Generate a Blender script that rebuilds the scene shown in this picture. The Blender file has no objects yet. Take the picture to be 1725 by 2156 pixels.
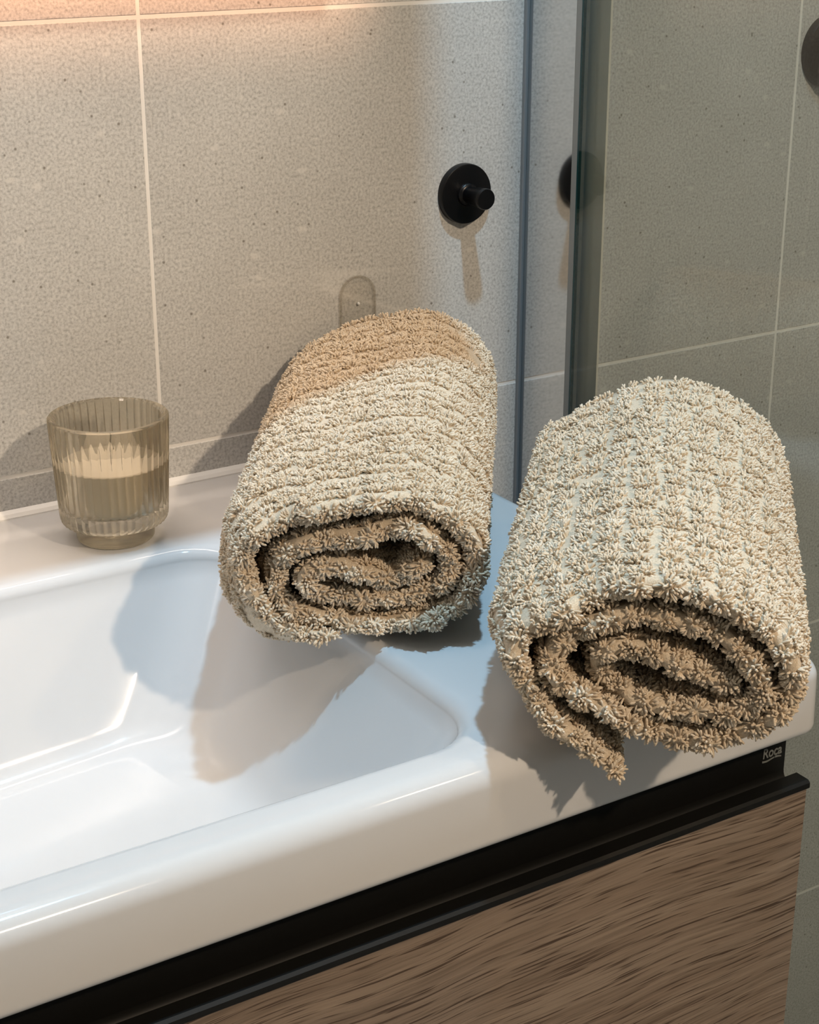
import bpy, bmesh, math, random
import numpy as np
from mathutils import Matrix, Vector

random.seed(7)
RNG = np.random.default_rng(11)
scene = bpy.context.scene
COL = scene.collection

# ------------------------------------------------------------------ camera
cam_data = bpy.data.cameras.new('camera')
cam = bpy.data.objects.new('camera', cam_data)
COL.objects.link(cam)
RIGHT = Vector((0.8457647, -0.5335557, -0.0006605))
DOWN = Vector((-0.1930375, -0.3048384, -0.9326361))
FWD = Vector((0.4974119, 0.7889182, -0.3608178))
m = Matrix.Identity(4)
for i in range(3):
    m[i][0], m[i][1], m[i][2] = RIGHT[i], -DOWN[i], -FWD[i]
m[0][3], m[1][3], m[2][3] = 0.0, -1.0686, 1.2747685
cam.matrix_world = m
cam_data.sensor_fit = 'HORIZONTAL'
cam_data.sensor_width = 36.0
cam_data.lens = 74.103
cam_data.clip_start = 0.02
scene.camera = cam

# ------------------------------------------------------------------ view and world
scene.view_settings.view_transform = 'Standard'
scene.view_settings.look = 'None'
scene.view_settings.gamma = 1.0
scene.view_settings.use_curve_mapping = False
scene.view_settings.exposure = 0.1
scene.cycles.use_denoising = True
scene.cycles.max_bounces = 8
scene.cycles.diffuse_bounces = 3
scene.cycles.glossy_bounces = 4
scene.cycles.caustics_reflective = False
scene.cycles.transparent_max_bounces = 14
scene.cycles.transmission_bounces = 8
scene.cycles.use_adaptive_sampling = True
scene.cycles.adaptive_threshold = 0.04

world = bpy.data.worlds.new('world')
scene.world = world
world.use_nodes = True
world.node_tree.nodes['Background'].inputs['Color'].default_value = (1.0, 0.97, 0.93, 1)
world.node_tree.nodes['Background'].inputs['Strength'].default_value = 0.15

# ------------------------------------------------------------------ lamps of the room, plus an added fill uplight
def lamp(name, kind, loc, target, energy, color, size, cone=None, blend=0.15, size_y=None):
    d = bpy.data.lights.new(name, kind)
    d.energy = energy
    d.color = color
    if kind == 'SPOT':
        d.shadow_soft_size = size
        d.spot_size = math.radians(cone)
        d.spot_blend = blend
    elif kind == 'AREA':
        d.shape = 'RECTANGLE' if size_y else 'DISK'
        d.size = size
        if size_y:
            d.size_y = size_y
    o = bpy.data.objects.new(name, d)
    COL.objects.link(o)
    o.location = loc
    v = Vector(target) - Vector(loc)
    o.rotation_euler = v.to_track_quat('-Z', 'Y').to_euler()
    return o

COOL = (0.42, 0.74, 1.0)
WARM = (1.0, 0.79, 0.58)
# cool recessed downlight above the basin
lamp('basin_downlight', 'SPOT', (0.535, -0.55, 2.34), (0.45, -0.38, 0.85), 55.0, COOL, 0.028, 120.0, 0.6)
# two warm ceiling downlights of the room, in front and to the right
lamp('room_downlight', 'SPOT', (0.79, -2.15, 2.34), (0.50, -0.2, 0.9), 102.0, WARM, 0.040, 100.0, 0.6)
lamp('room_downlight_side', 'SPOT', (1.35, -1.45, 2.34), (0.50, -0.45, 0.85), 15.0, (1.0, 0.76, 0.50), 0.040, 36.0, 0.5)
# added fill: unseen uplight bounced off the ceiling for soft ambient light
lamp('fill_uplight', 'AREA', (0.28, -0.10, 1.955), (0.28, -0.10, 2.4), 14.0, (1.0, 0.97, 0.93), 0.70, size_y=0.05)
# warm light strip behind the lower edge of the mirror cabinet, washing the wall
strip = lamp('cabinet_light_strip', 'AREA', (0.262, -0.085, 1.296), (0.262, 0.0, 1.205), 0.22, (1.0, 0.50, 0.27), 0.74, size_y=0.008)
strip.data.spread = math.radians(34)
# and the downward part of the same strip, lighting the ledge below
under = lamp('cabinet_underlight', 'AREA', (0.262, -0.075, 1.298), (0.262, -0.075, 0.8), 0.46, (1.0, 0.85, 0.74), 0.70, size_y=0.030)
under.data.spread = math.radians(84)

# ------------------------------------------------------------------ helpers
def new_mat(name):
    mt = bpy.data.materials.new(name)
    mt.use_nodes = True
    nt = mt.node_tree
    nt.nodes.clear()
    out = nt.nodes.new('ShaderNodeOutputMaterial')
    return mt, nt, out

def N(nt, kind, **kw):
    n = nt.nodes.new(kind)
    for k, v in kw.items():
        if k.startswith('i_'):
            n.inputs[k[2:].replace('_', ' ')].default_value = v
        else:
            setattr(n, k, v)
    return n

def ramp(nt, stops, interp='LINEAR'):
    r = nt.nodes.new('ShaderNodeValToRGB')
    r.color_ramp.interpolation = interp
    e = r.color_ramp.elements
    while len(e) < len(stops):
        e.new(0.5)
    for el, (p, c) in zip(e, stops):
        el.position = p
        el.color = (*c, 1) if len(c) == 3 else c
    return r

def principled(name, color, rough=0.5, **kw):
    mt, nt, out = new_mat(name)
    b = N(nt, 'ShaderNodeBsdfPrincipled')
    b.inputs['Base Color'].default_value = (*color, 1)
    b.inputs['Roughness'].default_value = rough
    for k, v in kw.items():
        b.inputs[k.replace('_', ' ')].default_value = v
    nt.links.new(b.outputs[0], out.inputs[0])
    return mt, nt, b

def mesh_obj(name, verts, faces, mat, parent=None, smooth=False):
    me = bpy.data.meshes.new(name)
    me.from_pydata([tuple(v) for v in verts], [], [tuple(f) for f in faces])
    me.update()
    if smooth:
        me.polygons.foreach_set('use_smooth', [True] * len(me.polygons))
    me.materials.append(mat)
    o = bpy.data.objects.new(name, me)
    COL.objects.link(o)
    if parent:
        o.parent = parent
    return o

def bm_obj(name, bm, mat, parent=None, smooth=False, auto=None):
    me = bpy.data.meshes.new(name)
    bmesh.ops.recalc_face_normals(bm, faces=bm.faces)
    bm.to_mesh(me)
    bm.free()
    if smooth:
        me.polygons.foreach_set('use_smooth', [True] * len(me.polygons))
    if auto:
        me.set_sharp_from_angle(angle=math.radians(auto))
    me.materials.append(mat)
    o = bpy.data.objects.new(name, me)
    COL.objects.link(o)
    if parent:
        o.parent = parent
    return o

def box_bm(x0, x1, y0, y1, z0, z1, bevel=0.0, seg=2):
    bm = bmesh.new()
    bmesh.ops.create_cube(bm, size=1.0)
    for v in bm.verts:
        v.co = Vector(((x0 + x1) / 2 + v.co.x * (x1 - x0), (y0 + y1) / 2 + v.co.y * (y1 - y0), (z0 + z1) / 2 + v.co.z * (z1 - z0)))
    if bevel:
        bmesh.ops.bevel(bm, geom=bm.edges[:], offset=bevel, segments=seg, affect='EDGES')
    return bm

def lathe(name, prof, mat, parent=None, seg=64, flute=None, axis='Z', auto=40):
    """prof: list of (r, z); r == 0 closes on the axis. flute(theta, r, z) returns the radius."""
    verts, faces, rings = [], [], []
    for r, z in prof:
        if r <= 1e-7:
            rings.append([len(verts)])
            verts.append((0, 0, z))
        else:
            ring = []
            for k in range(seg):
                t = 2 * math.pi * k / seg
                rr = flute(t, r, z) if flute else r
                ring.append(len(verts))
                verts.append((rr * math.cos(t), rr * math.sin(t), z))
            rings.append(ring)
    for a, b in zip(rings, rings[1:]):
        for k in range(seg):
            k2 = (k + 1) % seg
            if len(a) == 1 and len(b) == 1:
                continue
            if len(a) == 1:
                faces.append((a[0], b[k2], b[k]))
            elif len(b) == 1:
                faces.append((a[k], a[k2], b[0]))
            else:
                faces.append((a[k], a[k2], b[k2], b[k]))
    if axis == 'Y':      # turn +z of the profile towards -y
        verts = [(x, -z, y) for x, y, z in verts]
    me = bpy.data.meshes.new(name)
    me.from_pydata(verts, [], faces)
    bm = bmesh.new()
    bm.from_mesh(me)
    bmesh.ops.recalc_face_normals(bm, faces=bm.faces)
    bm.to_mesh(me)
    bm.free()
    me.polygons.foreach_set('use_smooth', [True] * len(me.polygons))
    me.set_sharp_from_angle(angle=math.radians(auto))
    me.materials.append(mat)
    o = bpy.data.objects.new(name, me)
    COL.objects.link(o)
    if parent:
        o.parent = parent
    return o

def empty(name, loc, label=None, cat=None):
    o = bpy.data.objects.new(name, None)
    o.empty_display_size = 0.05
    COL.objects.link(o)
    o.location = loc
    if label:
        o['label'] = label
        o['category'] = cat
    return o

def struct(o):
    o['kind'] = 'structure'
    return o

# ------------------------------------------------------------------ materials
def stone_material():
    mt, nt, out = new_mat('stone_tile')
    L = nt.links.new
    geo = N(nt, 'ShaderNodeNewGeometry')
    info = N(nt, 'ShaderNodeObjectInfo')
    b = N(nt, 'ShaderNodeBsdfPrincipled')
    # broad mottling
    n1 = N(nt, 'ShaderNodeTexNoise', i_Scale=6.0, i_Detail=7.0, i_Roughness=0.68)
    L(geo.outputs['Position'], n1.inputs['Vector'])
    r1 = ramp(nt, [(0.3, (0.535, 0.530, 0.510)), (0.7, (0.635, 0.630, 0.610))])
    L(n1.outputs['Fac'], r1.inputs[0])
    # grain
    n2 = N(nt, 'ShaderNodeTexNoise', i_Scale=480.0, i_Detail=3.0, i_Roughness=0.6)
    L(geo.outputs['Position'], n2.inputs['Vector'])
    r2 = ramp(nt, [(0.30, (0.66, 0.66, 0.655)), (0.50, (0.99, 0.99, 0.99)), (0.72, (1.22, 1.22, 1.21))])
    L(n2.outputs['Fac'], r2.inputs[0])
    m1 = N(nt, 'ShaderNodeMix', data_type='RGBA', blend_type='MULTIPLY')
    m1.inputs['Factor'].default_value = 1.0
    L(r1.outputs[0], m1.inputs['A'])
    L(r2.outputs[0], m1.inputs['B'])
    # dark pits: small spots of a cell pattern, only in some cells
    v1 = N(nt, 'ShaderNodeTexVoronoi', i_Scale=112.0, i_Randomness=1.0)
    L(geo.outputs['Position'], v1.inputs['Vector'])
    rd = ramp(nt, [(0.06, (1, 1, 1)), (0.15, (0, 0, 0))])
    L(v1.outputs['Distance'], rd.inputs[0])
    sep = N(nt, 'ShaderNodeSeparateColor')
    L(v1.outputs['Color'], sep.inputs[0])
    gt = N(nt, 'ShaderNodeMath', operation='GREATER_THAN')
    gt.inputs[1].default_value = 0.66
    L(sep.outputs[0], gt.inputs[0])
    ml = N(nt, 'ShaderNodeMath', operation='MULTIPLY')
    L(rd.outputs[0], ml.inputs[0])
    L(gt.outputs[0], ml.inputs[1])
    m2 = N(nt, 'ShaderNodeMix', data_type='RGBA')
    L(ml.outputs[0], m2.inputs['Factor'])
    L(m1.outputs['Result'], m2.inputs['A'])
    m2.inputs['B'].default_value = (0.25, 0.235, 0.21, 1)
    # pale fossil flecks
    v2 = N(nt, 'ShaderNodeTexVoronoi', i_Scale=46.0, i_Randomness=1.0)
    mp = N(nt, 'ShaderNodeMapping')
    mp.inputs['Rotation'].default_value = (0, 0.6, 0)
    mp.inputs['Scale'].default_value = (0.75, 1, 1.25)
    L(geo.outputs['Position'], mp.inputs[0])
    L(mp.outputs[0], v2.inputs['Vector'])
    re = ramp(nt, [(0.08, (1, 1, 1)), (0.16, (0, 0, 0))])
    L(v2.outputs['Distance'], re.inputs[0])
    sep2 = N(nt, 'ShaderNodeSeparateColor')
    L(v2.outputs['Color'], sep2.inputs[0])
    gt2 = N(nt, 'ShaderNodeMath', operation='GREATER_THAN')
    gt2.inputs[1].default_value = 0.78
    L(sep2.outputs[1], gt2.inputs[0])
    ml2 = N(nt, 'ShaderNodeMath', operation='MULTIPLY')
    L(re.outputs[0], ml2.inputs[0])
    L(gt2.outputs[0], ml2.inputs[1])
    ml3 = N(nt, 'ShaderNodeMath', operation='MULTIPLY')
    ml3.inputs[1].default_value = 0.55
    L(ml2.outputs[0], ml3.inputs[0])
    m3 = N(nt, 'ShaderNodeMix', data_type='RGBA')
    L(ml3.outputs[0], m3.inputs['Factor'])
    L(m2.outputs['Result'], m3.inputs['A'])
    m3.inputs['B'].default_value = (0.76, 0.74, 0.70, 1)
    # thin pale veins running up to the right
    mp2 = N(nt, 'ShaderNodeMapping')
    mp2.inputs['Rotation'].default_value = (0, 0.62, 0)
    mp2.inputs['Scale'].default_value = (0.5, 1.0, 3.2)
    L(geo.outputs['Position'], mp2.inputs[0])
    n3 = N(nt, 'ShaderNodeTexNoise', i_Scale=2.3, i_Detail=1.0, i_Roughness=0.4)
    L(mp2.outputs[0], n3.inputs['Vector'])
    sb = N(nt, 'ShaderNodeMath', operation='SUBTRACT')
    sb.inputs[1].default_value = 0.5
    L(n3.outputs['Fac'], sb.inputs[0])
    ab = N(nt, 'ShaderNodeMath', operation='ABSOLUTE')
    L(sb.outputs[0], ab.inputs[0])
    rv = ramp(nt, [(0.0, (1, 1, 1)), (0.0035, (0, 0, 0))])
    L(ab.outputs[0], rv.inputs[0])
    n4 = N(nt, 'ShaderNodeTexNoise', i_Scale=9.0, i_Detail=2.0)
    L(geo.outputs['Position'], n4.inputs['Vector'])
    r4 = ramp(nt, [(0.50, (0, 0, 0)), (0.66, (0.45, 0.45, 0.45))])
    L(n4.outputs['Fac'], r4.inputs[0])
    ml4 = N(nt, 'ShaderNodeMath', operation='MULTIPLY')
    L(rv.outputs[0], ml4.inputs[0])
    L(r4.outputs[0], ml4.inputs[1])
    m4 = N(nt, 'ShaderNodeMix', data_type='RGBA')
    L(ml4.outputs[0], m4.inputs['Factor'])
    L(m3.outputs['Result'], m4.inputs['A'])
    m4.inputs['B'].default_value = (0.80, 0.78, 0.74, 1)
    # tile to tile tone
    mr = N(nt, 'ShaderNodeMapRange')
    mr.inputs['To Min'].default_value = 0.96
    mr.inputs['To Max'].default_value = 1.04
    L(info.outputs['Random'], mr.inputs[0])
    m5 = N(nt, 'ShaderNodeVectorMath', operation='SCALE')
    L(m4.outputs['Result'], m5.inputs[0])
    L(mr.outputs[0], m5.inputs['Scale'])
    L(m5.outputs[0], b.inputs['Base Color'])
    b.inputs['Roughness'].default_value = 0.48
    b.inputs['Specular IOR Level'].default_value = 0.35
    bp = N(nt, 'ShaderNodeBump')
    bp.inputs['Strength'].default_value = 0.12
    bp.inputs['Distance'].default_value = 0.0008
    L(n2.outputs['Fac'], bp.inputs['Height'])
    L(bp.outputs[0], b.inputs['Normal'])
    L(b.outputs[0], out.inputs[0])
    return mt

M_TILE = stone_material()
M_GROUT = principled('grout', (0.88, 0.86, 0.82), 0.85)[0]
M_PAINT = principled('white_paint', (0.74, 0.72, 0.69), 0.7)[0]
M_ROOM = principled('beige_wall', (0.64, 0.60, 0.54), 0.6)[0]
M_FLOOR = principled('floor_tile', (0.48, 0.46, 0.43), 0.4)[0]
M_CERAMIC = principled('ceramic', (0.67, 0.67, 0.675), 0.10, Specular_IOR_Level=0.28)[0]
M_SEAL = principled('silicone', (0.80, 0.79, 0.76), 0.35)[0]
M_BLACK = principled('black_metal', (0.0030, 0.0030, 0.0035), 0.30, Specular_IOR_Level=0.28)[0]
M_CHANNEL = principled('black_anodised', (0.0055, 0.0055, 0.005), 0.5, Specular_IOR_Level=0.22)[0]
M_LOGO = principled('silver_print', (0.19, 0.20, 0.19), 0.5)[0]
M_CHROME = principled('polished_aluminium', (0.74, 0.74, 0.735), 0.09, Metallic=1.0)[0]
M_WAX = principled('cream_wax', (0.95, 0.87, 0.75), 0.45)[0]
M_WICK = principled('burnt_wick', (0.012, 0.010, 0.008), 0.9)[0]
M_EDGE = principled('green_glass_edge', (0.012, 0.055, 0.055), 0.2)[0]
M_RUBBER = principled('clear_seal', (0.27, 0.27, 0.27), 0.45)[0]
M_SATIN = principled('satin_aluminium', (0.78, 0.74, 0.64), 0.55)[0]
M_VINYL = principled('grey_vinyl', (0.30, 0.295, 0.27), 0.35)[0]
M_CARCASS = principled('dark_carcass', (0.03, 0.027, 0.024), 0.5)[0]

def thin_glass(name, tint, ior=1.5, rough=0.0, boost=1.0):
    """sheet glass: straight-through light with Fresnel reflection on both faces"""
    mt, nt, out = new_mat(name)
    L = nt.links.new
    geo = N(nt, 'ShaderNodeNewGeometry')
    mi = N(nt, 'ShaderNodeMix', data_type='FLOAT')
    mi.inputs['A'].default_value = ior
    mi.inputs['B'].default_value = 1.0 / ior
    L(geo.outputs['Backfacing'], mi.inputs['Factor'])
    fr = N(nt, 'ShaderNodeFresnel')
    L(mi.outputs['Result'], fr.inputs['IOR'])
    mu = N(nt, 'ShaderNodeMath', operation='MULTIPLY')
    mu.inputs[1].default_value = boost
    mu.use_clamp = True
    L(fr.outputs[0], mu.inputs[0])
    tr = N(nt, 'ShaderNodeBsdfTransparent')
    tr.inputs['Color'].default_value = (*tint, 1)
    gl = N(nt, 'ShaderNodeBsdfGlossy')
    gl.inputs['Roughness'].default_value = rough
    gl.inputs['Color'].default_value = (1, 1, 1, 1)
    mx = N(nt, 'ShaderNodeMixShader')
    L(mu.outputs[0], mx.inputs[0])
    L(tr.outputs[0], mx.inputs[1])
    L(gl.outputs[0], mx.inputs[2])
    L(mx.outputs[0], out.inputs[0])
    return mt

M_GLASS = thin_glass('shower_glass', (0.785, 0.81, 0.79))
M_CLEAR = thin_glass('clear_plastic', (0.985, 0.98, 0.97), 1.3)

def smoked_glass():
    mt, nt, out = new_mat('smoked_jar_glass')
    L = nt.links.new
    g = N(nt, 'ShaderNodeBsdfGlass')
    g.inputs['Color'].default_value = (0.875, 0.85, 0.79, 1)
    g.inputs['Roughness'].default_value = 0.0
    g.inputs['IOR'].default_value = 1.47
    t = N(nt, 'ShaderNodeBsdfTransparent')
    t.inputs['Color'].default_value = (0.875, 0.85, 0.79, 1)
    mx = N(nt, 'ShaderNodeMixShader')
    mx.inputs[0].default_value = 0.36
    L(g.outputs[0], mx.inputs[1])
    L(t.outputs[0], mx.inputs[2])
    L(mx.outputs[0], out.inputs[0])
    return mt
M_JAR = smoked_glass()

def wood_material():
    mt, nt, out = new_mat('brown_oak_laminate')
    L = nt.links.new
    geo = N(nt, 'ShaderNodeNewGeometry')
    b = N(nt, 'ShaderNodeBsdfPrincipled')
    # slow bending of the grain
    wn = N(nt, 'ShaderNodeTexNoise', i_Scale=5.0, i_Detail=1.5)
    mpw = N(nt, 'ShaderNodeMapping')
    mpw.inputs['Scale'].default_value = (1.0, 1, 0.8)
    L(geo.outputs['Position'], mpw.inputs[0])
    L(mpw.outputs[0], wn.inputs['Vector'])
    ws = N(nt, 'ShaderNodeVectorMath', operation='MULTIPLY')
    ws.inputs[1].default_value = (0, 0, 0.034)
    L(wn.outputs['Color'], ws.inputs[0])
    ad = N(nt, 'ShaderNodeVectorMath', operation='ADD')
    L(geo.outputs['Position'], ad.inputs[0])
    L(ws.outputs[0], ad.inputs[1])
    def streak(sx, sz, detail, rough=0.6):
        mp = N(nt, 'ShaderNodeMapping')
        mp.inputs['Scale'].default_value = (sx, 1, sz)
        L(ad.outputs[0], mp.inputs[0])
        n = N(nt, 'ShaderNodeTexNoise', i_Scale=1.0, i_Detail=detail, i_Roughness=rough)
        L(mp.outputs[0], n.inputs['Vector'])
        return n
    broad = streak(3.5, 90.0, 3.0)
    fine = streak(14.0, 700.0, 2.5)
    pores = streak(26.0, 950.0, 1.5, 0.5)
    r1 = ramp(nt, [(0.28, (0.205, 0.150, 0.110)), (0.50, (0.250, 0.190, 0.143)), (0.74, (0.300, 0.236, 0.182))])
    L(broad.outputs['Fac'], r1.inputs[0])
    r2 = ramp(nt, [(0.34, (0.74, 0.72, 0.70)), (0.52, (1.0, 1.0, 1.0)), (0.72, (1.16, 1.15, 1.13))])
    L(fine.outputs['Fac'], r2.inputs[0])
    mm = N(nt, 'ShaderNodeMix', data_type='RGBA', blend_type='MULTIPLY')
    mm.inputs['Factor'].default_value = 1.0
    L(r1.outputs[0], mm.inputs['A'])
    L(r2.outputs[0], mm.inputs['B'])
    r3 = ramp(nt, [(0.33, (1, 1, 1)), (0.42, (0, 0, 0))])
    L(pores.outputs['Fac'], r3.inputs[0])
    m3 = N(nt, 'ShaderNodeMix', data_type='RGBA')
    L(r3.outputs[0], m3.inputs['Factor'])
    L(mm.outputs['Result'], m3.inputs['A'])
    m3.inputs['B'].default_value = (0.075, 0.048, 0.032, 1)
    L(m3.outputs['Result'], b.inputs['Base Color'])
    b.inputs['Roughness'].default_value = 0.5
    b.inputs['Specular IOR Level'].default_value = 0.3
    bp = N(nt, 'ShaderNodeBump')
    bp.inputs['Strength'].default_value = 0.35
    bp.inputs['Distance'].default_value = 0.0006
    L(fine.outputs['Fac'], bp.inputs['Height'])
    L(bp.outputs[0], b.inputs['Normal'])
    L(b.outputs[0], out.inputs[0])
    return mt
M_WOOD = wood_material()

def towel_materials():
    mt, nt, out = new_mat('towel_cloth')
    L = nt.links.new
    geo = N(nt, 'ShaderNodeNewGeometry')
    b = N(nt, 'ShaderNodeBsdfPrincipled')
    n = N(nt, 'ShaderNodeTexNoise', i_Scale=1100.0, i_Detail=2.0)
    L(geo.outputs['Position'], n.inputs['Vector'])
    r = ramp(nt, [(0.3, (0.58, 0.47, 0.34)), (0.7, (0.76, 0.655, 0.51))])
    L(n.outputs['Fac'], r.inputs[0])
    L(r.outputs[0], b.inputs['Base Color'])
    b.inputs['Roughness'].default_value = 0.95
    b.inputs['Specular IOR Level'].default_value = 0.1
    b.inputs['Sheen Weight'].default_value = 0.15
    bp = N(nt, 'ShaderNodeBump')
    bp.inputs['Strength'].default_value = 0.6
    bp.inputs['Distance'].default_value = 0.0006
    L(n.outputs['Fac'], bp.inputs['Height'])
    L(bp.outputs[0], b.inputs['Normal'])
    L(b.outputs[0], out.inputs[0])
    mt2, nt, out = new_mat('towel_yarn')
    L = nt.links.new
    at = N(nt, 'ShaderNodeAttribute', attribute_name='tone')
    b = N(nt, 'ShaderNodeBsdfPrincipled')
    r = ramp(nt, [(0.0, (0.69, 0.555, 0.40)), (0.55, (0.83, 0.705, 0.54)), (1.0, (0.90, 0.80, 0.66))])
    L(at.outputs['Fac'], r.inputs[0])
    L(r.outputs[0], b.inputs['Base Color'])
    b.inputs['Roughness'].default_value = 0.9
    b.inputs['Specular IOR Level'].default_value = 0.12
    b.inputs['Sheen Weight'].default_value = 0.1
    tl = N(nt, 'ShaderNodeBsdfTranslucent')
    L(r.outputs[0], tl.inputs['Color'])
    mx = N(nt, 'ShaderNodeMixShader')
    mx.inputs[0].default_value = 0.12
    L(b.outputs[0], mx.inputs[1])
    L(tl.outputs[0], mx.inputs[2])
    L(mx.outputs[0], out.inputs[0])
    return mt, mt2
M_CLOTH, M_YARN = towel_materials()

# ------------------------------------------------------------------ room shell
X_LEFT, X_RIGHT, Y_FRONT, Z_CEIL = -0.95, 1.66, -2.3, 2.40
GROUT_X = [X_LEFT, -0.7368, -0.1368, 0.4632, 1.0632, X_RIGHT]
GROUT_Z = [0.0, 0.2500, 0.5720, 0.8790, 1.1785, 1.4785, 1.7785, 2.0785, Z_CEIL]

wall_back = struct(bm_obj('wall_back', box_bm(X_LEFT - 0.1, X_RIGHT + 0.1, 0.0003, 0.12, 0.0, Z_CEIL), M_GROUT))
tile_meshes = {}
for zi in range(len(GROUT_Z) - 1):
    for xi in range(len(GROUT_X) - 1):
        x0, x1, z0, z1 = GROUT_X[xi], GROUT_X[xi + 1], GROUT_Z[zi], GROUT_Z[zi + 1]
        g = 0.0013
        w, h = round(x1 - x0 - 2 * g, 4), round(z1 - z0 - 2 * g, 4)
        if (w, h) not in tile_meshes:
            t = bm_obj('tile', box_bm(-w / 2, w / 2, 0.0, 0.008, -h / 2, h / 2, 0.0003, 1), M_TILE, wall_back)
            tile_meshes[(w, h)] = t.data
        else:
            t = bpy.data.objects.new('tile', tile_meshes[(w, h)])
            COL.objects.link(t)
            t.parent = wall_back
        t.location = ((x0 + x1) / 2, 0.0, (z0 + z1) / 2)

struct(bm_obj('wall_left', box_bm(X_LEFT - 0.1, X_LEFT, Y_FRONT, 0.0, 0.0, Z_CEIL), M_ROOM ))
struct(bm_obj('wall_right', box_bm(X_RIGHT, X_RIGHT + 0.1, Y_FRONT, 0.0, 0.0, Z_CEIL), M_TILE))
struct(bm_obj('wall_front', box_bm(X_LEFT - 0.1, X_RIGHT + 0.1, Y_FRONT - 0.1, Y_FRONT, 0.0, Z_CEIL), M_ROOM ))
struct(bm_obj('floor', box_bm(X_LEFT - 0.1, X_RIGHT + 0.1, Y_FRONT - 0.1, 0.12, -0.1, 0.0), M_FLOOR))
struct(bm_obj('ceiling', box_bm(X_LEFT - 0.1, X_RIGHT + 0.1, Y_FRONT - 0.1, 0.12, Z_CEIL, Z_CEIL + 0.1), M_PAINT))

# ------------------------------------------------------------------ washbasin
ZR = 0.85
def rrect(x0, x1, y0, y1, r, z, m_c=9, n_s=20):
    """rounded rectangle, counter-clockwise from the right end of the front side"""
    pts = []
    cs = [(x1 - r, y0 + r, -90), (x1 - r, y1 - r, 0), (x0 + r, y1 - r, 90), (x0 + r, y0 + r, 180)]
    for k, (cx, cy, a0) in enumerate(cs):
        for j in range(m_c):
            a = math.radians(a0 + 90 * j / (m_c - 1))
            pts.append((cx + r * math.cos(a), cy + r * math.sin(a)))
        nx, ny, na = cs[(k + 1) % 4]
        p = pts[-1]
        a = math.radians(na)
        q = (nx + r * math.cos(a), ny + r * math.sin(a))
        for j in range(1, n_s):
            t = j / n_s
            pts.append((p[0] + (q[0] - p[0]) * t, p[1] + (q[1] - p[1]) * t))
    return [(x, y, z(x, y) if callable(z) else z) for x, y in pts]

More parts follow.
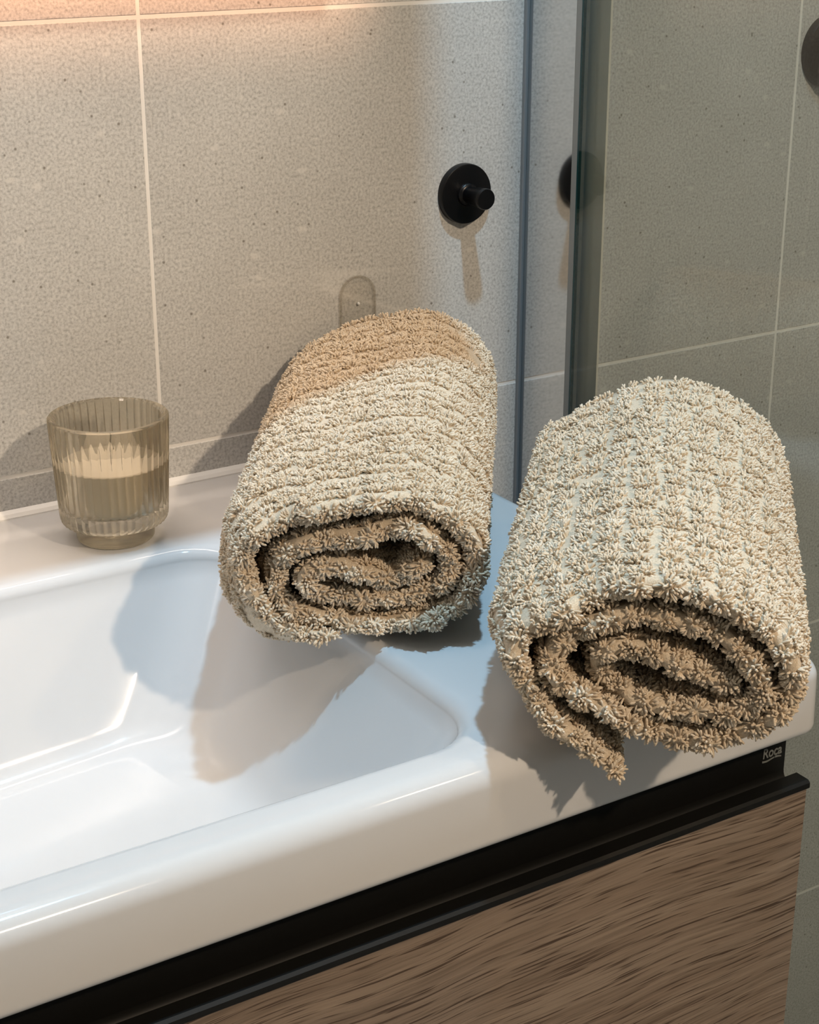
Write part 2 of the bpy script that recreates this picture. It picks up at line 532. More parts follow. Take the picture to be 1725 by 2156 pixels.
def basin():
    root = empty('washbasin', (0.167, -0.23, 0.80), 'white ceramic washbasin with a wide right deck carrying two towels', 'washbasin')
    BX0, BX1, BY0, BY1 = -0.333, 0.667, -0.461, -0.001
    loops = []
    # underside, lower edge, front face, upper edge
    loops.append(rrect(BX0 + 0.02, BX1 - 0.02, BY0 + 0.010, BY1 - 0.002, 0.004, 0.8005))
    for a in range(0, 91, 18):
        t = math.radians(a)
        rr = 0.007
        o = rr * (1 - math.sin(t))
        loops.append(rrect(BX0 + o, BX1 - o, BY0 + o, BY1 - 0.0001 * o, max(0.012 - o, 0.003), 0.80 + rr * (1 - math.cos(t))))
    R1 = 0.0135
    for a in range(0, 91, 9):
        t = math.radians(a)
        o = R1 * (1 - math.cos(t))
        # front and side edges are softly rounded, the back edge stays at the wall
        loops.append(rrect(BX0 + o, BX1 - o, BY0 + o, BY1 - 0.15 * o, 0.014, ZR - R1 + R1 * math.sin(t)))
    # bowl: rim fillet, wall, floor
    IX0, IX1, IY0, IY1 = -0.113, 0.452, -0.428, -0.118
    for a in range(0, 91, 10):
        t = math.radians(a)
        r2 = 0.009
        o = r2 * math.sin(t) - r2
        loops.append(rrect(IX0 + o, IX1 - o, IY0 + o, IY1 - o, 0.040 - o * 0.5, ZR - r2 * (1 - math.cos(t))))
    def zf(x, y):
        return 0.7525 - 0.060 * max(0.0, 0.400 - abs(x - 0.167) - 0.167) - 0.012 * max(0.0, -0.18 - y)
    FX0, FX1, FY0, FY1 = -0.050, 0.388, -0.385, -0.172
    # each loop of the wall: (x0, x1, y0, y1, corner radius, height above the floor as a share of the depth)
    def wall(t):
        return np.array([IX0 + (FX0 - IX0) * t, IX1 + (FX1 - IX1) * t, IY0 + (FY0 - IY0) * t, IY1 + (FY1 - IY1) * t, 0.040 + 0.008 * t, 1.0 - t])
    def add_wall(p):
        x0, x1, y0, y1, r, q = [float(c) for c in p]
        loops.append(rrect(x0, x1, y0, y1, r, lambda x, y: zf(x, y) + (ZR - 0.009 - zf(x, y)) * q))
    t_end = 0.86
    for k in range(1, 10):
        add_wall(wall(t_end * k / 9))
    ins = 0.013
    A, K, B = wall(t_end), wall(1.0), np.array([FX0 + ins, FX1 - ins, FY0 + ins, FY1 - ins, 0.038, 0.0])
    for k in range(1, 11):
        t = k / 10
        add_wall(A * (1 - t) ** 2 + 2 * K * t * (1 - t) + B * t * t)
    for t in (0.015, 0.04, 0.08, 0.14, 0.25, 0.375, 0.5, 0.625, 0.75, 0.875):
        s = 1 - t
        cx, cy = (FX0 + FX1) / 2, (FY0 + FY1) / 2
        loops.append(rrect(cx - (cx - FX0 - 0.013) * s, cx + (FX1 - cx - 0.013) * s, cy - (cy - FY0 - 0.013) * s, cy + (FY1 - cy - 0.013) * s,
                           max(0.038 * s, 0.0015), zf))
    n = len(loops[0])
    verts, faces = [], []
    for lp in loops:
        verts += lp
    for a in range(len(loops) - 1):
        for k in range(n):
            k2 = (k + 1) % n
            faces.append((a * n + k, a * n + k2, (a + 1) * n + k2, (a + 1) * n + k))
    faces.append(tuple((len(loops) - 1) * n + k for k in range(n)))
    bx, by, bz = root.location
    verts = [(x - bx, y - by, z - bz) for x, y, z in verts]
    o = mesh_obj('bowl', verts, faces, M_CERAMIC, root, smooth=True)
    o.data.set_sharp_from_angle(angle=math.radians(50))
    # drain in the lowest part of the bowl
    d = lathe('drain', [(0.0, 0.002), (0.024, 0.002), (0.030, 0.0012), (0.033, 0.0), (0.033, -0.003), (0, -0.003)], M_CHROME, root, 48)
    d.location = (0.167 - bx, -0.28 - by, 0.7435 - bz)
    # silicone bead along the wall
    sv, sf = [], []
    pr = [(0.0004, -0.004), (-0.0055, -0.004), (-0.0052, 0.0010), (-0.0032, 0.0032), (-0.0004, 0.0052), (0.0004, 0.0052)]
    for x in (BX0, BX1 - 0.012):
        sv += [(x - bx, y - by, ZR + z - bz) for y, z in pr]
    k = len(pr)
    for i in range(k):
        sf.append((i, (i + 1) % k, k + (i + 1) % k, k + i))
    sf += [tuple(range(k)), tuple(range(k, 2 * k))[::-1]]
    mesh_obj('silicone_bead', sv, sf, M_SEAL, root)
    return root
basin()

# ------------------------------------------------------------------ vanity cabinet
def extrude_profile(name, prof, x0, x1, mat, parent, off, smooth_angle=None):
    k = len(prof)
    v = [(x - off[0], y - off[1], z - off[2]) for x in (x0, x1) for y, z in prof]
    f = [(i, (i + 1) % k, k + (i + 1) % k, k + i) for i in range(k)]
    f += [tuple(range(k)), tuple(range(k, 2 * k))[::-1]]
    bm = bmesh.new()
    bv = [bm.verts.new(q) for q in v]
    for q in f:
        bm.faces.new([bv[i] for i in q])
    return bm_obj(name, bm, mat, parent, smooth=bool(smooth_angle), auto=smooth_angle)

def vanity():
    root = empty('vanity_cabinet', (0.167, -0.23, 0.28), 'wall-hung vanity cabinet with a brown wood-grain drawer and black grip channel', 'cabinet')
    off = tuple(root.location)
    def part(name, bm, mat, parent=root):
        for v in bm.verts:
            v.co -= Vector(off)
        return bm_obj(name, bm, mat, parent)
    bm = bmesh.new()
    for b in ((-0.318, -0.300, -0.4365, -0.001, 0.30, 0.7995), (0.637, 0.655, -0.4365, -0.001, 0.30, 0.7995),
              (-0.300, 0.637, -0.4365, -0.001, 0.30, 0.318), (-0.300, 0.637, -0.019, -0.001, 0.318, 0.74)):
        t = bpy.data.meshes.new('tmp')
        q = box_bm(*b)
        q.to_mesh(t)
        q.free()
        bm.from_mesh(t)
        bpy.data.meshes.remove(t)
    part('body', bm, M_CARCASS)
    part('drawer_front', box_bm(-0.322, 0.6605, -0.4600, -0.4495, 0.29, 0.7655, 0.0007, 2), M_WOOD)
    prof = [(-0.4370, 0.7998), (-0.4400, 0.7998), (-0.4400, 0.7680)]
    for a in range(0, 91, 15):
        t = math.radians(a)
        prof.append((-0.4400 - 0.0075 * (1 - math.cos(t)), 0.7680 - 0.0075 * math.sin(t)))
    prof = prof[:3] + prof[3:]
    prof += [(-0.4490, 0.7605), (-0.4490, 0.7690), (-0.4505, 0.7708), (-0.4600, 0.7708), (-0.4618, 0.7694), (-0.4618, 0.7660), (-0.4370, 0.7660 - 0.0075)]
    ch = extrude_profile('grip_channel', prof, -0.322, 0.6605, M_CHANNEL, root, off, 30)
    ch['label'] = 'black metal grip channel above the drawer'
    # maker lettering on the channel
    cu = bpy.data.curves.new('lettering', 'FONT')
    cu.body = 'Roca'
    cu.size = 0.0092
    cu.offset = 0.00016
    cu.shear = 0.06
    cu.extrude = 0.00012
    tmp = bpy.data.objects.new('lettering_curve', cu)
    COL.objects.link(tmp)
    dg = bpy.context.evaluated_depsgraph_get()
    me = bpy.data.meshes.new_from_object(tmp.evaluated_get(dg))
    bpy.data.objects.remove(tmp)
    me.materials.clear()
    me.materials.append(M_LOGO)
    xs = [v.co.x for v in me.vertices]
    sx = 0.0150 / (max(xs) - min(xs))
    for v in me.vertices:
        v.co = Vector((0.6422 + (v.co.x - min(xs)) * sx - off[0], -0.4403 - v.co.z - off[1], 0.7803 + v.co.y - off[2]))
    lo = bpy.data.objects.new('lettering', me)
    COL.objects.link(lo)
    lo.parent = ch
    lo['label'] = 'silver Roca lettering'
    # its wavy underline, in two strokes
    for (a, b) in ((0.6420, 0.6517), (0.6522, 0.6572)):
        v, f = [], []
        n = 12
        for i in range(n + 1):
            t = i / n
            x = a + (b - a) * t
            q = (x - 0.6420) / 0.0152
            zc = 0.7783 + 0.0006 * math.sin(q * 2 * math.pi + 3.4)
            hh = 0.00062 * (1 - 0.35 * t)
            for yy in (-0.4402, -0.4400):
                v += [(x - off[0], yy - off[1], zc + hh - off[2]), (x - off[0], yy - off[1], zc - hh - off[2])]
        for i in range(n):
            k = i * 4
            f += [(k, k + 1, k + 5, k + 4), (k + 2, k + 6, k + 7, k + 3), (k, k + 4, k + 6, k + 2), (k + 1, k + 3, k + 7, k + 5)]
        mesh_obj('underline', v, f, M_LOGO, ch)
vanity()

# ------------------------------------------------------------------ mirror cabinet above the basin (over the frame)
def mirror_cabinet():
    root = empty('mirror_cabinet', (0.275, -0.12, 1.302), 'mirror cabinet on the wall above the washbasin', 'cabinet')
    off = Vector(root.location)
    def part(name, bm, mat):
        for v in bm.verts:
            v.co -= off
        return bm_obj(name, bm, mat, root)
    part('body', box_bm(-0.10, 0.625, -0.235, -0.001, 1.302, 1.94, 0.001, 1), M_PAINT)
    part('mirror_door', box_bm(-0.10, 0.262, -0.240, -0.2352, 1.302, 1.94, 0.0006, 1), M_CHROME)
    part('mirror_door', box_bm(0.264, 0.625, -0.240, -0.2352, 1.302, 1.94, 0.0006, 1), M_CHROME)
mirror_cabinet()

# ------------------------------------------------------------------ robe hook
def hook():
    root = empty('robe_hook', (0.722, 0.0, 1.0373), 'round black wall hook with a short peg on the stone tile', 'hook')
    lathe('backplate', [(0, 0.0), (0.0228, 0.0), (0.0228, 0.0046), (0.0224, 0.0056), (0.0214, 0.0060), (0, 0.0060)], M_BLACK, root, 72, axis='Y')
    lathe('peg', [(0.0, 0.0055), (0.0086, 0.0055), (0.0086, 0.0076), (0.0078, 0.0086), (0.0064, 0.0092), (0.0062, 0.0110), (0.0066, 0.0150),
                  (0.0074, 0.0230), (0.0080, 0.0290), (0.0080, 0.0312), (0.0075, 0.0320), (0.0, 0.0320)], M_BLACK, root, 48, axis='Y')
hook()

# ------------------------------------------------------------------ clear adhesive pad on the wall
def pad():
    root = empty('adhesive_pad', (0.627, 0.0, 0.960), 'clear arched plastic adhesive pad stuck on the tile behind the towel', 'wall pad')
    def arch(w, top, bot, y0, y1, name, mat):
        r = w / 2
        pts = [(-r, bot)] + [(-r * math.cos(math.radians(a)), top - r + r * math.sin(math.radians(a))) for a in range(0, 181, 9)] + [(r, bot)]
        bm = bmesh.new()
        vs = [bm.verts.new((x, y0, z)) for x, z in pts]
        fc = bm.faces.new(vs)
        ex = bmesh.ops.extrude_face_region(bm, geom=[fc])
        for v in ex['geom']:
            if isinstance(v, bmesh.types.BMVert):
                v.co.y = y1
        return bm_obj(name, bm, mat, root, smooth=False)
    arch(0.0315, 0.0255, -0.040, -0.0002, -0.0016, 'backing', M_CLEAR)
    # raised rim following the outline
    path = [(-0.0148, -0.040)] + [(-0.0148 * math.cos(math.radians(a)), 0.0097 + 0.0148 * math.sin(math.radians(a))) for a in range(0, 181, 9)] + [(0.0148, -0.040)]
    v, f = [], []
    for i, (x, z) in enumerate(path):
        d = Vector((path[min(i + 1, len(path) - 1)][0] - path[max(i - 1, 0)][0], path[min(i + 1, len(path) - 1)][1] - path[max(i - 1, 0)][1])).normalized()
        nx, nz = -d.y, d.x
        for k in range(6):
            a = 2 * math.pi * k / 6
            v.append((x + nx * 0.0009 * math.cos(a), -0.0020 + 0.0010 * math.sin(a), z + nz * 0.0009 * math.cos(a)))
    for i in range(len(path) - 1):
        for k in range(6):
            k2 = (k + 1) % 6
            f.append((i * 6 + k, i * 6 + k2, i * 6 + 6 + k2, i * 6 + 6 + k))
    mesh_obj('rim', v, f, thin_glass('plastic_rim', (0.91, 0.90, 0.88), 1.35, 0.1), root, smooth=True)
    # small moulded bump that catches the light
    lathe('stud', [(0.0, 0.0016), (0.0011, 0.0016), (0.0009, 0.0026), (0.0, 0.0029)], M_SEAL, root, 16, axis='Y').location = (0.0005, 0, 0.004)
pad()

# ------------------------------------------------------------------ candle jar
def candle():
    root = empty('candle_jar', (0.3945, -0.0725, ZR), 'ribbed smoky glass candle jar with cream wax on the basin ledge', 'candle')
    NF = 42
    def fl(t, r, z):
        if r < 0.0330 or z < 0.012:
            return r
        return r - 0.00150 * (1 - abs(math.cos(NF * t / 2)) ** 0.8)
    H = 0.0862
    prof_out = [(0.0, 0.0002), (0.0235, 0.0002), (0.0252, 0.0008), (0.0260, 0.0022), (0.0263, 0.0085), (0.0266, 0.0112), (0.0285, 0.0122),
                (0.0322, 0.0126), (0.0345, 0.0136), (0.0358, 0.0160), (0.0362, 0.0190), (0.0370, 0.0330), (0.0380, 0.0520), (0.0390, 0.0700), (0.0396, H - 0.0030)]
    rim = [(0.0395, H - 0.0012), (0.0388, H - 0.0003), (0.0375, H), (0.0355, H - 0.0004), (0.0343, H - 0.0016)]
    inner = [(0.0338, H - 0.0040), (0.0334, 0.0600), (0.0328, 0.0330), (0.0322, 0.0262), (0.0310, 0.0236), (0.0280, 0.0228), (0.0, 0.0226)]
    def flute(t, r, z):
        if r >= 0.0345 and 0.0130 <= z <= H - 0.0010 and (r, round(z, 5)) in OUT:
            return fl(t, r, z)
        return r
    OUT = {(r, round(z, 5)) for r, z in prof_out if z > 0.0132}
    g = lathe('glass', prof_out + rim + inner, M_JAR, root, 42 * 8, flute, auto=28)
    zt = 0.0530
    lathe('wax', [(0.0, 0.0229), (0.0279, 0.0231), (0.0306, 0.0240), (0.0318, 0.0264), (0.0324, 0.0330), (0.0329, zt - 0.0006), (0.0327, zt + 0.0006), (0.0310, zt), (0.0200, zt - 0.0006), (0.006, zt - 0.001), (0.0, zt - 0.001)], M_WAX, root, 96, auto=60)
    w = lathe('wick', [(0.0, zt - 0.0015), (0.00085, zt - 0.0015), (0.0009, zt + 0.006), (0.0007, zt + 0.0095), (0.0, zt + 0.0098)], M_WICK, root, 10)
    for v in w.data.vertices:
        q = max(0.0, v.co.z - zt)
        v.co.x += 22.0 * q * q
candle()

# ------------------------------------------------------------------ shower screen
def shower():
    root = empty('shower_screen', (0.780, -0.35, 0.0), 'clear glass shower screen with green edge and polished wall profile', 'shower screen')
    off = Vector(root.location)
    def part(name, bm, mat):
        for v in bm.verts:
            v.co -= off
        return bm_obj(name, bm, mat, root)
    bm = box_bm(0.7790, 0.8065, -0.0625, -0.0002, 0.0, 2.05)
    p = part('wall_profile', bm, M_CHROME)
    p['label'] = 'polished aluminium wall profile'
    part('glass_channel', box_bm(0.7868, 0.7886, -0.0900, -0.0626, 0.0, 2.05), M_SATIN)
    part('seal', box_bm(0.7758, 0.7789, -0.0032, -0.0002, 0.0, 2.05), M_RUBBER)
    part('glass_panel', box_bm(0.7765, 0.7845, -0.70, -0.0720, 0.012, 2.05), M_GLASS)
    e = part('glass_edge', box_bm(0.7766, 0.7790, -0.0720, -0.0700, 0.012, 2.05), M_EDGE)
    e['label'] = 'dark green polished edge of the glass'
    part('edge_seal', box_bm(0.7767, 0.7843, -0.0699, -0.0628, 0.012, 2.05, 0.0006, 1), M_VINYL)
    part('floor_channel', box_bm(0.7735, 0.7875, -0.70, -0.060, 0.0, 0.012), M_CHROME)
shower()

# ------------------------------------------------------------------ shower control behind the glass
def control():
    root = empty('shower_control', (1.0975, 0.0, 1.122), 'round black shower control on the wall behind the glass', 'shower control')
    lathe('plate', [(0, 0.0), (0.0310, 0.0), (0.0310, 0.0060), (0.0300, 0.0075), (0, 0.0075)], M_BLACK, root, 64, axis='Y')
    lathe('knob', [(0, 0.0074), (0.0235, 0.0074), (0.0232, 0.0300), (0.0222, 0.0315), (0.0205, 0.0318), (0.0190, 0.0305), (0, 0.0305)], M_BLACK, root, 64, axis='Y')
control()

# ------------------------------------------------------------------ rolled towels
def smooth01(t):
    t = np.clip(t, 0, 1)
    return t * t * (3 - 2 * t)

def wobble(x, seed, octaves=((1.0, 1.0), (2.3, 0.5), (4.9, 0.3))):
    r = np.random.default_rng(seed)
    out = np.zeros_like(x)
    for fq, am in octaves:
        out += am * np.sin(x * fq * 2 * np.pi + r.uniform(0, 6.28))
    return out / sum(a for _, a in octaves)

def catmull(P, step):
    P = np.asarray(P, float)
    Q = np.vstack([2 * P[0] - P[1], P, 2 * P[-1] - P[-2]])
    out = []
    for i in range(1, len(Q) - 2):
        t = np.linspace(0, 1, 24, endpoint=False)[:, None]
        a, b, c, d = Q[i - 1], Q[i], Q[i + 1], Q[i + 2]
        out.append(0.5 * (2 * b + (c - a) * t + (2 * a - 5 * b + 4 * c - d) * t ** 2 + (3 * b - a - 3 * c + d) * t ** 3))
    out = np.vstack(out + [P[-1:]])
    for _ in range(3):
        out[1:-1] = 0.25 * out[:-2] + 0.5 * out[1:-1] + 0.25 * out[2:]
    seg = np.linalg.norm(np.diff(out, axis=0), axis=1)
    s = np.concatenate([[0], np.cumsum(seg)])
    n = int(s[-1] / step) + 1
    ss = np.linspace(0, s[-1], n)
    return ss, np.stack([np.interp(ss, s, out[:, k]) for k in range(2)], 1)

def towel(label, spiral, F, yaw_deg, length, seed, pitch_s, pitch_w, rad_s, rad_w, deform, rest, splay, loops_full=52):
    rng = np.random.default_rng(seed)
    F = np.array(F)
    yaw = math.radians(yaw_deg)
    A = np.array([math.sin(yaw), math.cos(yaw), 0.0])
    Hh = np.array([math.cos(yaw), -math.sin(yaw), 0.0])
    root = empty('rolled_towel', (float(F[0] + A[0] * length / 2), float(F[1] + A[1] * length / 2), ZR), label, 'towel')
    off = np.array(root.location)
    HALF = 0.0042
    ss, C2 = catmull(spiral, 0.0028)
    T = np.gradient(C2, axis=0)
    T /= np.linalg.norm(T, axis=1)[:, None]
    Nn = np.stack([-T[:, 1], T[:, 0]], 1)
    cen = np.array([0.0, 0.902])
    ang = np.unwrap(np.arctan2(C2[:, 1] - cen[1], C2[:, 0] - cen[0]))
    turn = np.abs(ang - ang[0])
    exposed = turn < 2 * np.pi * 1.03
    front = 0.005 * wobble(ss / 0.16, seed) + 0.0030 * wobble(ss / 0.040, seed + 1) + 0.0020 * (turn / (2 * np.pi))
    taper = 0.35 + 0.65 * smooth01(np.minimum(ss, ss[-1] - ss) / 0.012)
    ripple = 0.0010 * wobble(ss / 0.05, seed + 2)
    # rows along the roll
    W = np.concatenate([np.linspace(0, 0.05, 12), np.linspace(0.05, length, 34)[1:]])
    def place(c2, w, fr):
        """c2 (n,2) section points, w (n,) distance along the roll"""
        hv = deform(c2, w / length)
        P = F[None, :] * np.array([1, 1, 0]) + A[None, :] * (w + fr)[:, None] + Hh[None, :] * hv[:, :1]
        P[:, 2] = hv[:, 1]
        return rest(P)
    def grid(side, ws):
        G = []
        for w in ws:
            puff = ripple * (1 - 0.6 * w / length) + 0.0008 * np.sin(w * 190 + ss * 40 + seed)
            c2 = C2 + Nn * (side * HALF * taper + puff)[:, None]
            fr = front * (1 - w / length)
            G.append(place(c2, np.full(len(ss), w), fr))
        return np.stack(G, 1)          # (s, w, 3)
    Go, Gi = grid(1.0, W), grid(-1.0, W)
    # cloth mesh: outer side from the back, round the front edge, inner side to the back
    cols = [Go[:, j] for j in range(len(W) - 1, -1, -1)]
    for a in (35, 65, 90, 115, 145):
        t = math.radians(a)
        puff = ripple
        c2 = C2 + Nn * (math.cos(t) * HALF * taper + puff)[:, None]
        cols.append(place(c2, np.zeros(len(ss)), front - HALF * math.sin(t)))
    cols += [Gi[:, j] for j in range(len(W))]
    Gm = np.stack(cols, 1)
    ns, nc = Gm.shape[:2]
    verts = Gm.reshape(-1, 3) - off
    idx = np.arange(ns * nc).reshape(ns, nc)
    q = np.stack([idx[:-1, :-1], idx[:-1, 1:], idx[1:, 1:], idx[1:, :-1]], -1).reshape(-1, 4).tolist()
    # close both ends of the strip and the back edge
    for r in (0, ns - 1):
        for j in range(nc // 2 - 1):
            a, b, c, d = idx[r, j], idx[r, j + 1], idx[r, nc - 2 - j], idx[r, nc - 1 - j]
            if len({a, b, c, d}) == 4:
                q.append([a, b, c, d] if r == 0 else [d, c, b, a])
    for i in range(ns - 1):
        q.append([idx[i, 0], idx[i + 1, 0], idx[i + 1, nc - 1], idx[i, nc - 1]])
    cl = mesh_obj('cloth', verts.tolist(), q, M_CLOTH, root, smooth=True)
    # ---------------- tufts of looped yarn
    # profile coordinate: 0 at the front edge, negative along the outer side, positive along the inner side
    arc = math.pi * HALF
    Q = np.concatenate([-(W[::-1] + arc / 2), arc * (np.array((35, 65, 90, 115, 145)) / 180 - 0.5), W + arc / 2])
    def sample(s, q):
        si = np.clip(s / ss[-1] * (len(ss) - 1), 0, len(ss) - 1.001)
        qi = np.clip(np.interp(q, Q, np.arange(len(Q))), 0, len(Q) - 1.001)
        i0, j0 = si.astype(int), qi.astype(int)
        a, b = (si - i0)[:, None], (qi - j0)[:, None]
        p = (Gm[i0, j0] * (1 - a) + Gm[i0 + 1, j0] * a) * (1 - b) + (Gm[i0, j0 + 1] * (1 - a) + Gm[i0 + 1, j0 + 1] * a) * b
        ds = Gm[i0 + 1, j0] - Gm[i0, j0]
        dq = Gm[i0, j0 + 1] - Gm[i0, j0]
        ds /= np.linalg.norm(ds, axis=1)[:, None] + 1e-12
        dq /= np.linalg.norm(dq, axis=1)[:, None] + 1e-12
        return p, ds, dq
    tufts = []   # s, q, loops
    n_s = int(ss[-1] / pitch_s)
    n_w = int((length + arc / 2 - 0.004) / pitch_w)
    for i in range(n_s):
        s = (i + 0.5) * ss[-1] / n_s
        ex = exposed[min(len(ss) - 1, int(s / ss[-1] * (len(ss) - 1)))]
        for j in range(-n_w, n_w + 1):
            w = abs(j) * pitch_w - arc / 2
            qq = j * pitch_w + (0.0 if i % 2 else 0.15 * pitch_w)
            if w < 0.024:
                tufts.append((s, qq, loops_full + (20 if j == 0 else 4)))
            elif j < 0 and ex:
                tufts.append((s, qq, loops_full))
            elif w < 0.040:
                tufts.append((s, qq, 18))
            elif w > length - 0.016:
                tufts.append((s, qq, 16))
    for i in range(n_s):                                       # last row along the back edge
        for sg in (-1, 1):
            tufts.append(((i + 0.5) * ss[-1] / n_s, sg * (length + arc / 2 - 0.003), 26))
    tufts = np.array(tufts)
    keep = rng.random(len(tufts)) > np.where(np.abs(tufts[:, 1]) < 0.012, 0.0, 0.004)
    tufts = tufts[keep]
    n_t = len(tufts)
    js, jw = rng.normal(0, pitch_s * 0.06, n_t), rng.normal(0, pitch_w * 0.05, n_t)
    tp, tds, tdq = sample(tufts[:, 0], tufts[:, 1])
    tnz = np.cross(tds, tdq)
    flip = 1.0
    mid = sample(np.array([ss[-1] * 0.2]), np.array([-0.05]))
    inn = sample(np.array([ss[-1] * 0.2]), np.array([0.05]))
    if float(np.sum(np.cross(mid[1], mid[2]) * (mid[0] - inn[0]))) < 0:
        flip = -1.0
    tnz *= flip
    under_t = (tnz[:, 2] < -0.35) & (tp[:, 2] < 0.866) & (np.abs(tufts[:, 1]) > 0.03)
    cnt = np.where(under_t, 12, tufts[:, 2]).astype(int)
    tid = np.repeat(np.arange(n_t), cnt)
    M = len(tid)
    rr = np.sqrt(rng.random(M))
    aa = rng.random(M) * 2 * np.pi
    du, dv = rr * np.cos(aa), rr * np.sin(aa)
    k = np.maximum(np.abs(np.cos(aa)), np.abs(np.sin(aa)))     # squarish tufts
    du, dv = du / k ** 0.6, dv / k ** 0.6
    scale = rng.uniform(0.86, 1.10, n_t)[tid]
    s = np.clip(tufts[tid, 0] + js[tid] + du * rad_s * scale, 0.0005, ss[-1] - 0.0005)
    w = tufts[tid, 1] + jw[tid] + dv * rad_w * scale
    w = np.clip(w, Q[0] + 0.0005, Q[-1] - 0.0005)
    p, ds, dw = sample(s, w)
    nrm = np.cross(ds, dw) * flip
    nrm /= np.linalg.norm(nrm, axis=1)[:, None] + 1e-12
    tn = nrm + 0.16 * rng.normal(size=(n_t, 3))[tid]
    rad_dir = splay[0] * du[:, None] * ds + splay[1] * dv[:, None] * dw
    spl = rng.uniform(0.6, 1.0, M)[:, None]
    d = tn + spl * rad_dir * 0.75 + 0.20 * rng.normal(size=(M, 3))
    d /= np.linalg.norm(d, axis=1)[:, None]
    dn = np.sum(d * nrm, 1)
    d += nrm * np.clip(0.15 - dn, 0, 1)[:, None]               # never back into the cloth
    d /= np.linalg.norm(d, axis=1)[:, None]
    ln = rng.uniform(0.0034, 0.0049, M) * (0.9 + 0.2 * rng.random(n_t)[tid])
    ln *= np.where(np.abs(w) > 0.016, 0.80, 0.88)              # flatter pile away from the front edge
    
    under = (nrm[:, 2] < -0.35) & (p[:, 2] < 0.864)            # crushed where the roll lies on something
    ln = np.where(under, ln * 0.5, ln)
    rad = rng.uniform(0.00056, 0.00076, M)
    e = rad_dir * 1.0 + 0.55 * rng.normal(size=(M, 3))
    e -= d * np.sum(e * d, 1)[:, None]
    e /= np.linalg.norm(e, axis=1)[:, None] + 1e-12
    bend = rng.uniform(0.10, 0.85, M)[:, None]
    x = np.cross(d, e)
    p0 = p - nrm * 0.0006
    us = (0.0, 0.36, 0.76, 0.96)
    rs = (0.80, 1.0, 1.14, 0.96)
    V = np.zeros((M, 17, 3), np.float32)
    for kq in range(4):
        u = us[kq]
        c = p0 + ln[:, None] * (u * d + (u * u) * bend * e)
        tan = d + 2 * u * bend * e
        tan /= np.linalg.norm(tan, axis=1)[:, None]
        ee = np.cross(x, tan)
        for m4 in range(4):
            t = math.pi / 2 * m4 + 0.4
            V[:, kq * 4 + m4] = c + (rad * rs[kq])[:, None] * (math.cos(t) * x + math.sin(t) * ee)
    V[:, 16] = p0 + ln[:, None] * (1.06 * d + 1.06 * 1.06 * bend * e)
    V -= off.astype(np.float32)
    quads = [(r * 4 + m4, r * 4 + (m4 + 1) % 4, r * 4 + 4 + (m4 + 1) % 4, r * 4 + 4 + m4) for r in range(3) for m4 in range(4)]
    tris = [(12 + m4, 12 + (m4 + 1) % 4, 16) for m4 in range(4)]
    pat = np.array([i for f in quads for i in f] + [i for f in tris for i in f], np.int32)
    lt = np.array([4] * 12 + [3] * 4, np.int32)
    ls = np.concatenate([[0], np.cumsum(lt)[:-1]]).astype(np.int32)
    me = bpy.data.meshes.new('terry_pile')
    me.vertices.add(M * 17)
    me.vertices.foreach_set('co', V.reshape(-1))
    me.loops.add(M * 60)
    me.loops.foreach_set('vertex_index', (pat[None, :] + (np.arange(M, dtype=np.int32) * 17)[:, None]).reshape(-1))
    me.polygons.add(M * 16)
    me.polygons.foreach_set('loop_start', (ls[None, :] + (np.arange(M, dtype=np.int32) * 60)[:, None]).reshape(-1))
    me.polygons.foreach_set('loop_total', np.tile(lt, M))
    me.polygons.foreach_set('use_smooth', np.ones(M * 16, bool))
    tone = np.clip(0.55 + 0.22 * rng.normal(size=M) + 0.10 * rng.normal(size=n_t)[tid], 0, 1).astype(np.float32)
    at = me.attributes.new('tone', 'FLOAT', 'POINT')
    at.data.foreach_set('value', np.repeat(tone, 17))
    me.update(calc_edges=True)
    me.validate()
    me.materials.append(M_YARN)
    o = bpy.data.objects.new('terry_pile', me)
    COL.objects.link(o)
    o.parent = root
    o['kind'] = 'stuff'
    o['label'] = 'looped beige terry tufts'
    print('towel', n_t, 'tufts', M, 'loops', M * 28, 'triangles')
    return root

SP_LEFT = [(-0.0152,0.8580),(-0.0363,0.8622),(-0.0550,0.8711),(-0.0656,0.8846),(-0.0693,0.8993),(-0.0641,0.9128),(-0.0514,0.9231),(-0.0305,0.9306),(-0.0047,0.9371),(0.0239,0.9398),(0.0454,0.9325),(0.0598,0.9185),(0.0652,0.9008),(0.0603,0.8826),(0.0437,0.8697),(0.0185,0.8623),(-0.0088,0.8640),(-0.0319,0.8692),(-0.0475,0.8781),(-0.0513,0.8917),(-0.0436,0.9054),(-0.0268,0.9124),(-0.0019,0.9173),(0.0229,0.9228),(0.0383,0.9181),(0.0486,0.9072),(0.0498,0.8937),(0.0384,0.8822),(0.0186,0.8772),(-0.0023,0.8779),(-0.0222,0.8809),(-0.0325,0.8875),(-0.0292,0.8944),(-0.0146,0.8986),(-0.0001,0.8950),(0.0124,0.8895),(0.0228,0.8912),(0.0311,0.8986),(0.0384,0.9021)]
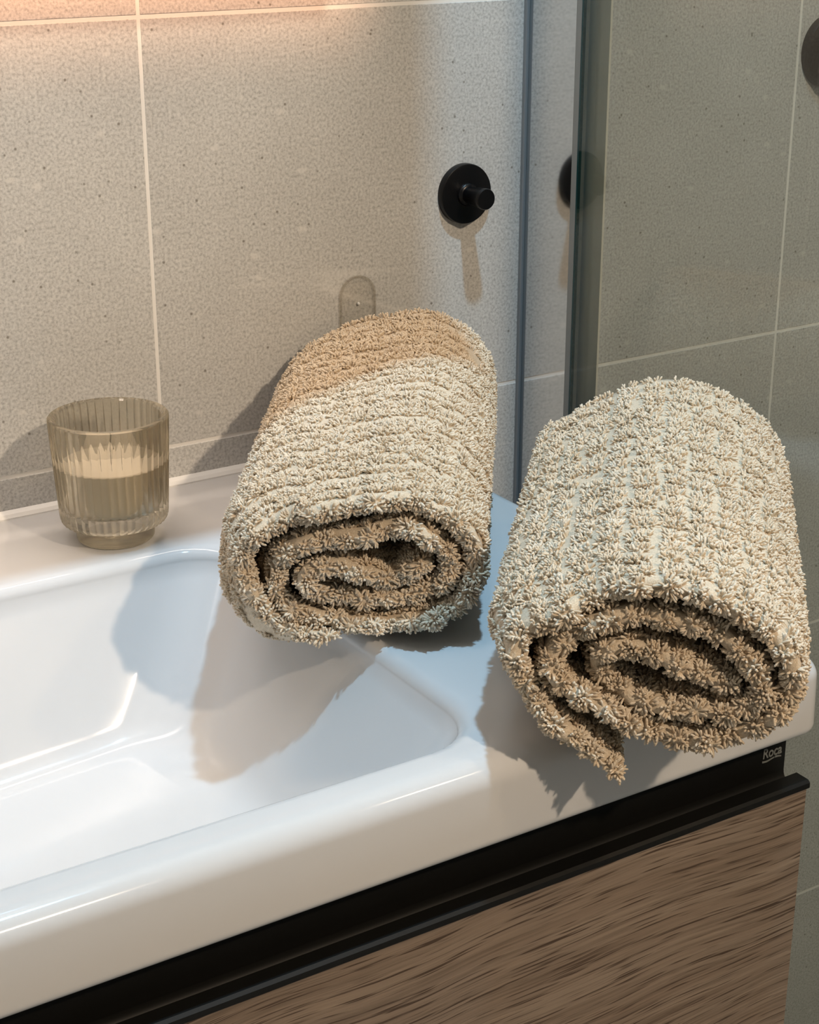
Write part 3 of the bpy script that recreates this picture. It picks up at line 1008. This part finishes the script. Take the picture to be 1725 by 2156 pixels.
SP_RIGHT = [(-0.0119,0.8445),(-0.0228,0.8543),(-0.0379,0.8672),(-0.0530,0.8824),(-0.0627,0.8967),(-0.0662,0.9103),(-0.0623,0.9208),(-0.0461,0.9310),(-0.0262,0.9414),(-0.0066,0.9505),(0.0133,0.9497),(0.0334,0.9435),(0.0528,0.9328),(0.0637,0.9192),(0.0679,0.9039),(0.0641,0.8888),(0.0500,0.8761),(0.0282,0.8683),(0.0056,0.8699),(-0.0155,0.8786),(-0.0334,0.8887),(-0.0451,0.8970),(-0.0485,0.9071),(-0.0427,0.9178),(-0.0277,0.9268),(-0.0098,0.9326),(0.0103,0.9318),(0.0296,0.9266),(0.0441,0.9177),(0.0538,0.9061),(0.0528,0.8935),(0.0393,0.8850),(0.0191,0.8838),(0.0006,0.8857),(-0.0160,0.8913),(-0.0256,0.9009),(-0.0250,0.9101),(-0.0130,0.9150),(0.0054,0.9124),(0.0219,0.9047),(0.0343,0.8994),(0.0432,0.9007)]

def deform_left(c2, t):
    h, v = c2[:, 0].copy(), c2[:, 1].copy()
    bulge = smooth01(t / 0.14)
    left = smooth01((-h + 0.01) / 0.07)
    low = smooth01((0.905 - v) / 0.05)
    h -= 0.012 * bulge * left * (1 - 0.35 * t) + 0.022 * bulge * left * low * (1 - t)
    v -= (0.006 + 0.014 * smooth01(t / 0.06)) * left * low * (1 - smooth01(t / 0.6))
    h += 0.004 * smooth01(t) * smooth01(h / 0.05)
    v = 0.856 + (v - 0.856) * (1 + 0.20 * smooth01(t))
    return np.stack([h, v], 1)

def deform_right(c2, t):
    h, v = c2[:, 0].copy(), c2[:, 1].copy()
    bulge = smooth01(t / 0.14)
    left = smooth01((-h + 0.01) / 0.07)
    h -= 0.011 * bulge * left
    h += 0.003 * bulge * smooth01(h / 0.05)
    v = 0.860 + (v - 0.860) * (1 + 0.12 * smooth01(t))
    return np.stack([h, v], 1)

def rest_left(P):
    # carried by the deck, free over the bowl
    over = smooth01((P[:, 0] - 0.435) / 0.02) * smooth01((0.70 - P[:, 0]) / 0.03)
    low = ZR + 0.0036
    soft = np.where(P[:, 2] < low + 0.006, low + 0.006 * np.exp((P[:, 2] - low - 0.006) / 0.006), P[:, 2])
    P[:, 2] = P[:, 2] * (1 - over) + np.maximum(soft, P[:, 2]) * over
    P[:, 1] = np.minimum(P[:, 1], -0.012)
    return P

def rest_right(P):
    over = smooth01((P[:, 1] + 0.485) / 0.03) * smooth01((0.70 - P[:, 0]) / 0.03)
    low = ZR + 0.0036
    soft = np.where(P[:, 2] < low + 0.006, low + 0.006 * np.exp((P[:, 2] - low - 0.006) / 0.006), P[:, 2])
    P[:, 2] = P[:, 2] * (1 - over) + np.maximum(soft, P[:, 2]) * over
    return P

towel('rolled beige terry towel lying by the tiled wall, nearer the candle jar', SP_LEFT, (0.45, -0.305, 0.9), 35.0, 0.335, 21,
      0.0122, 0.0148, 0.0053, 0.0045, deform_left, rest_left, (1.0, 0.6))
towel('rolled beige terry towel overhanging the front edge of the basin, beside the shower glass', SP_RIGHT, (0.495, -0.505, 0.9), 41.5, 0.290, 22,
      0.0128, 0.0142, 0.0044, 0.0056, deform_right, rest_right, (0.6, 1.0))
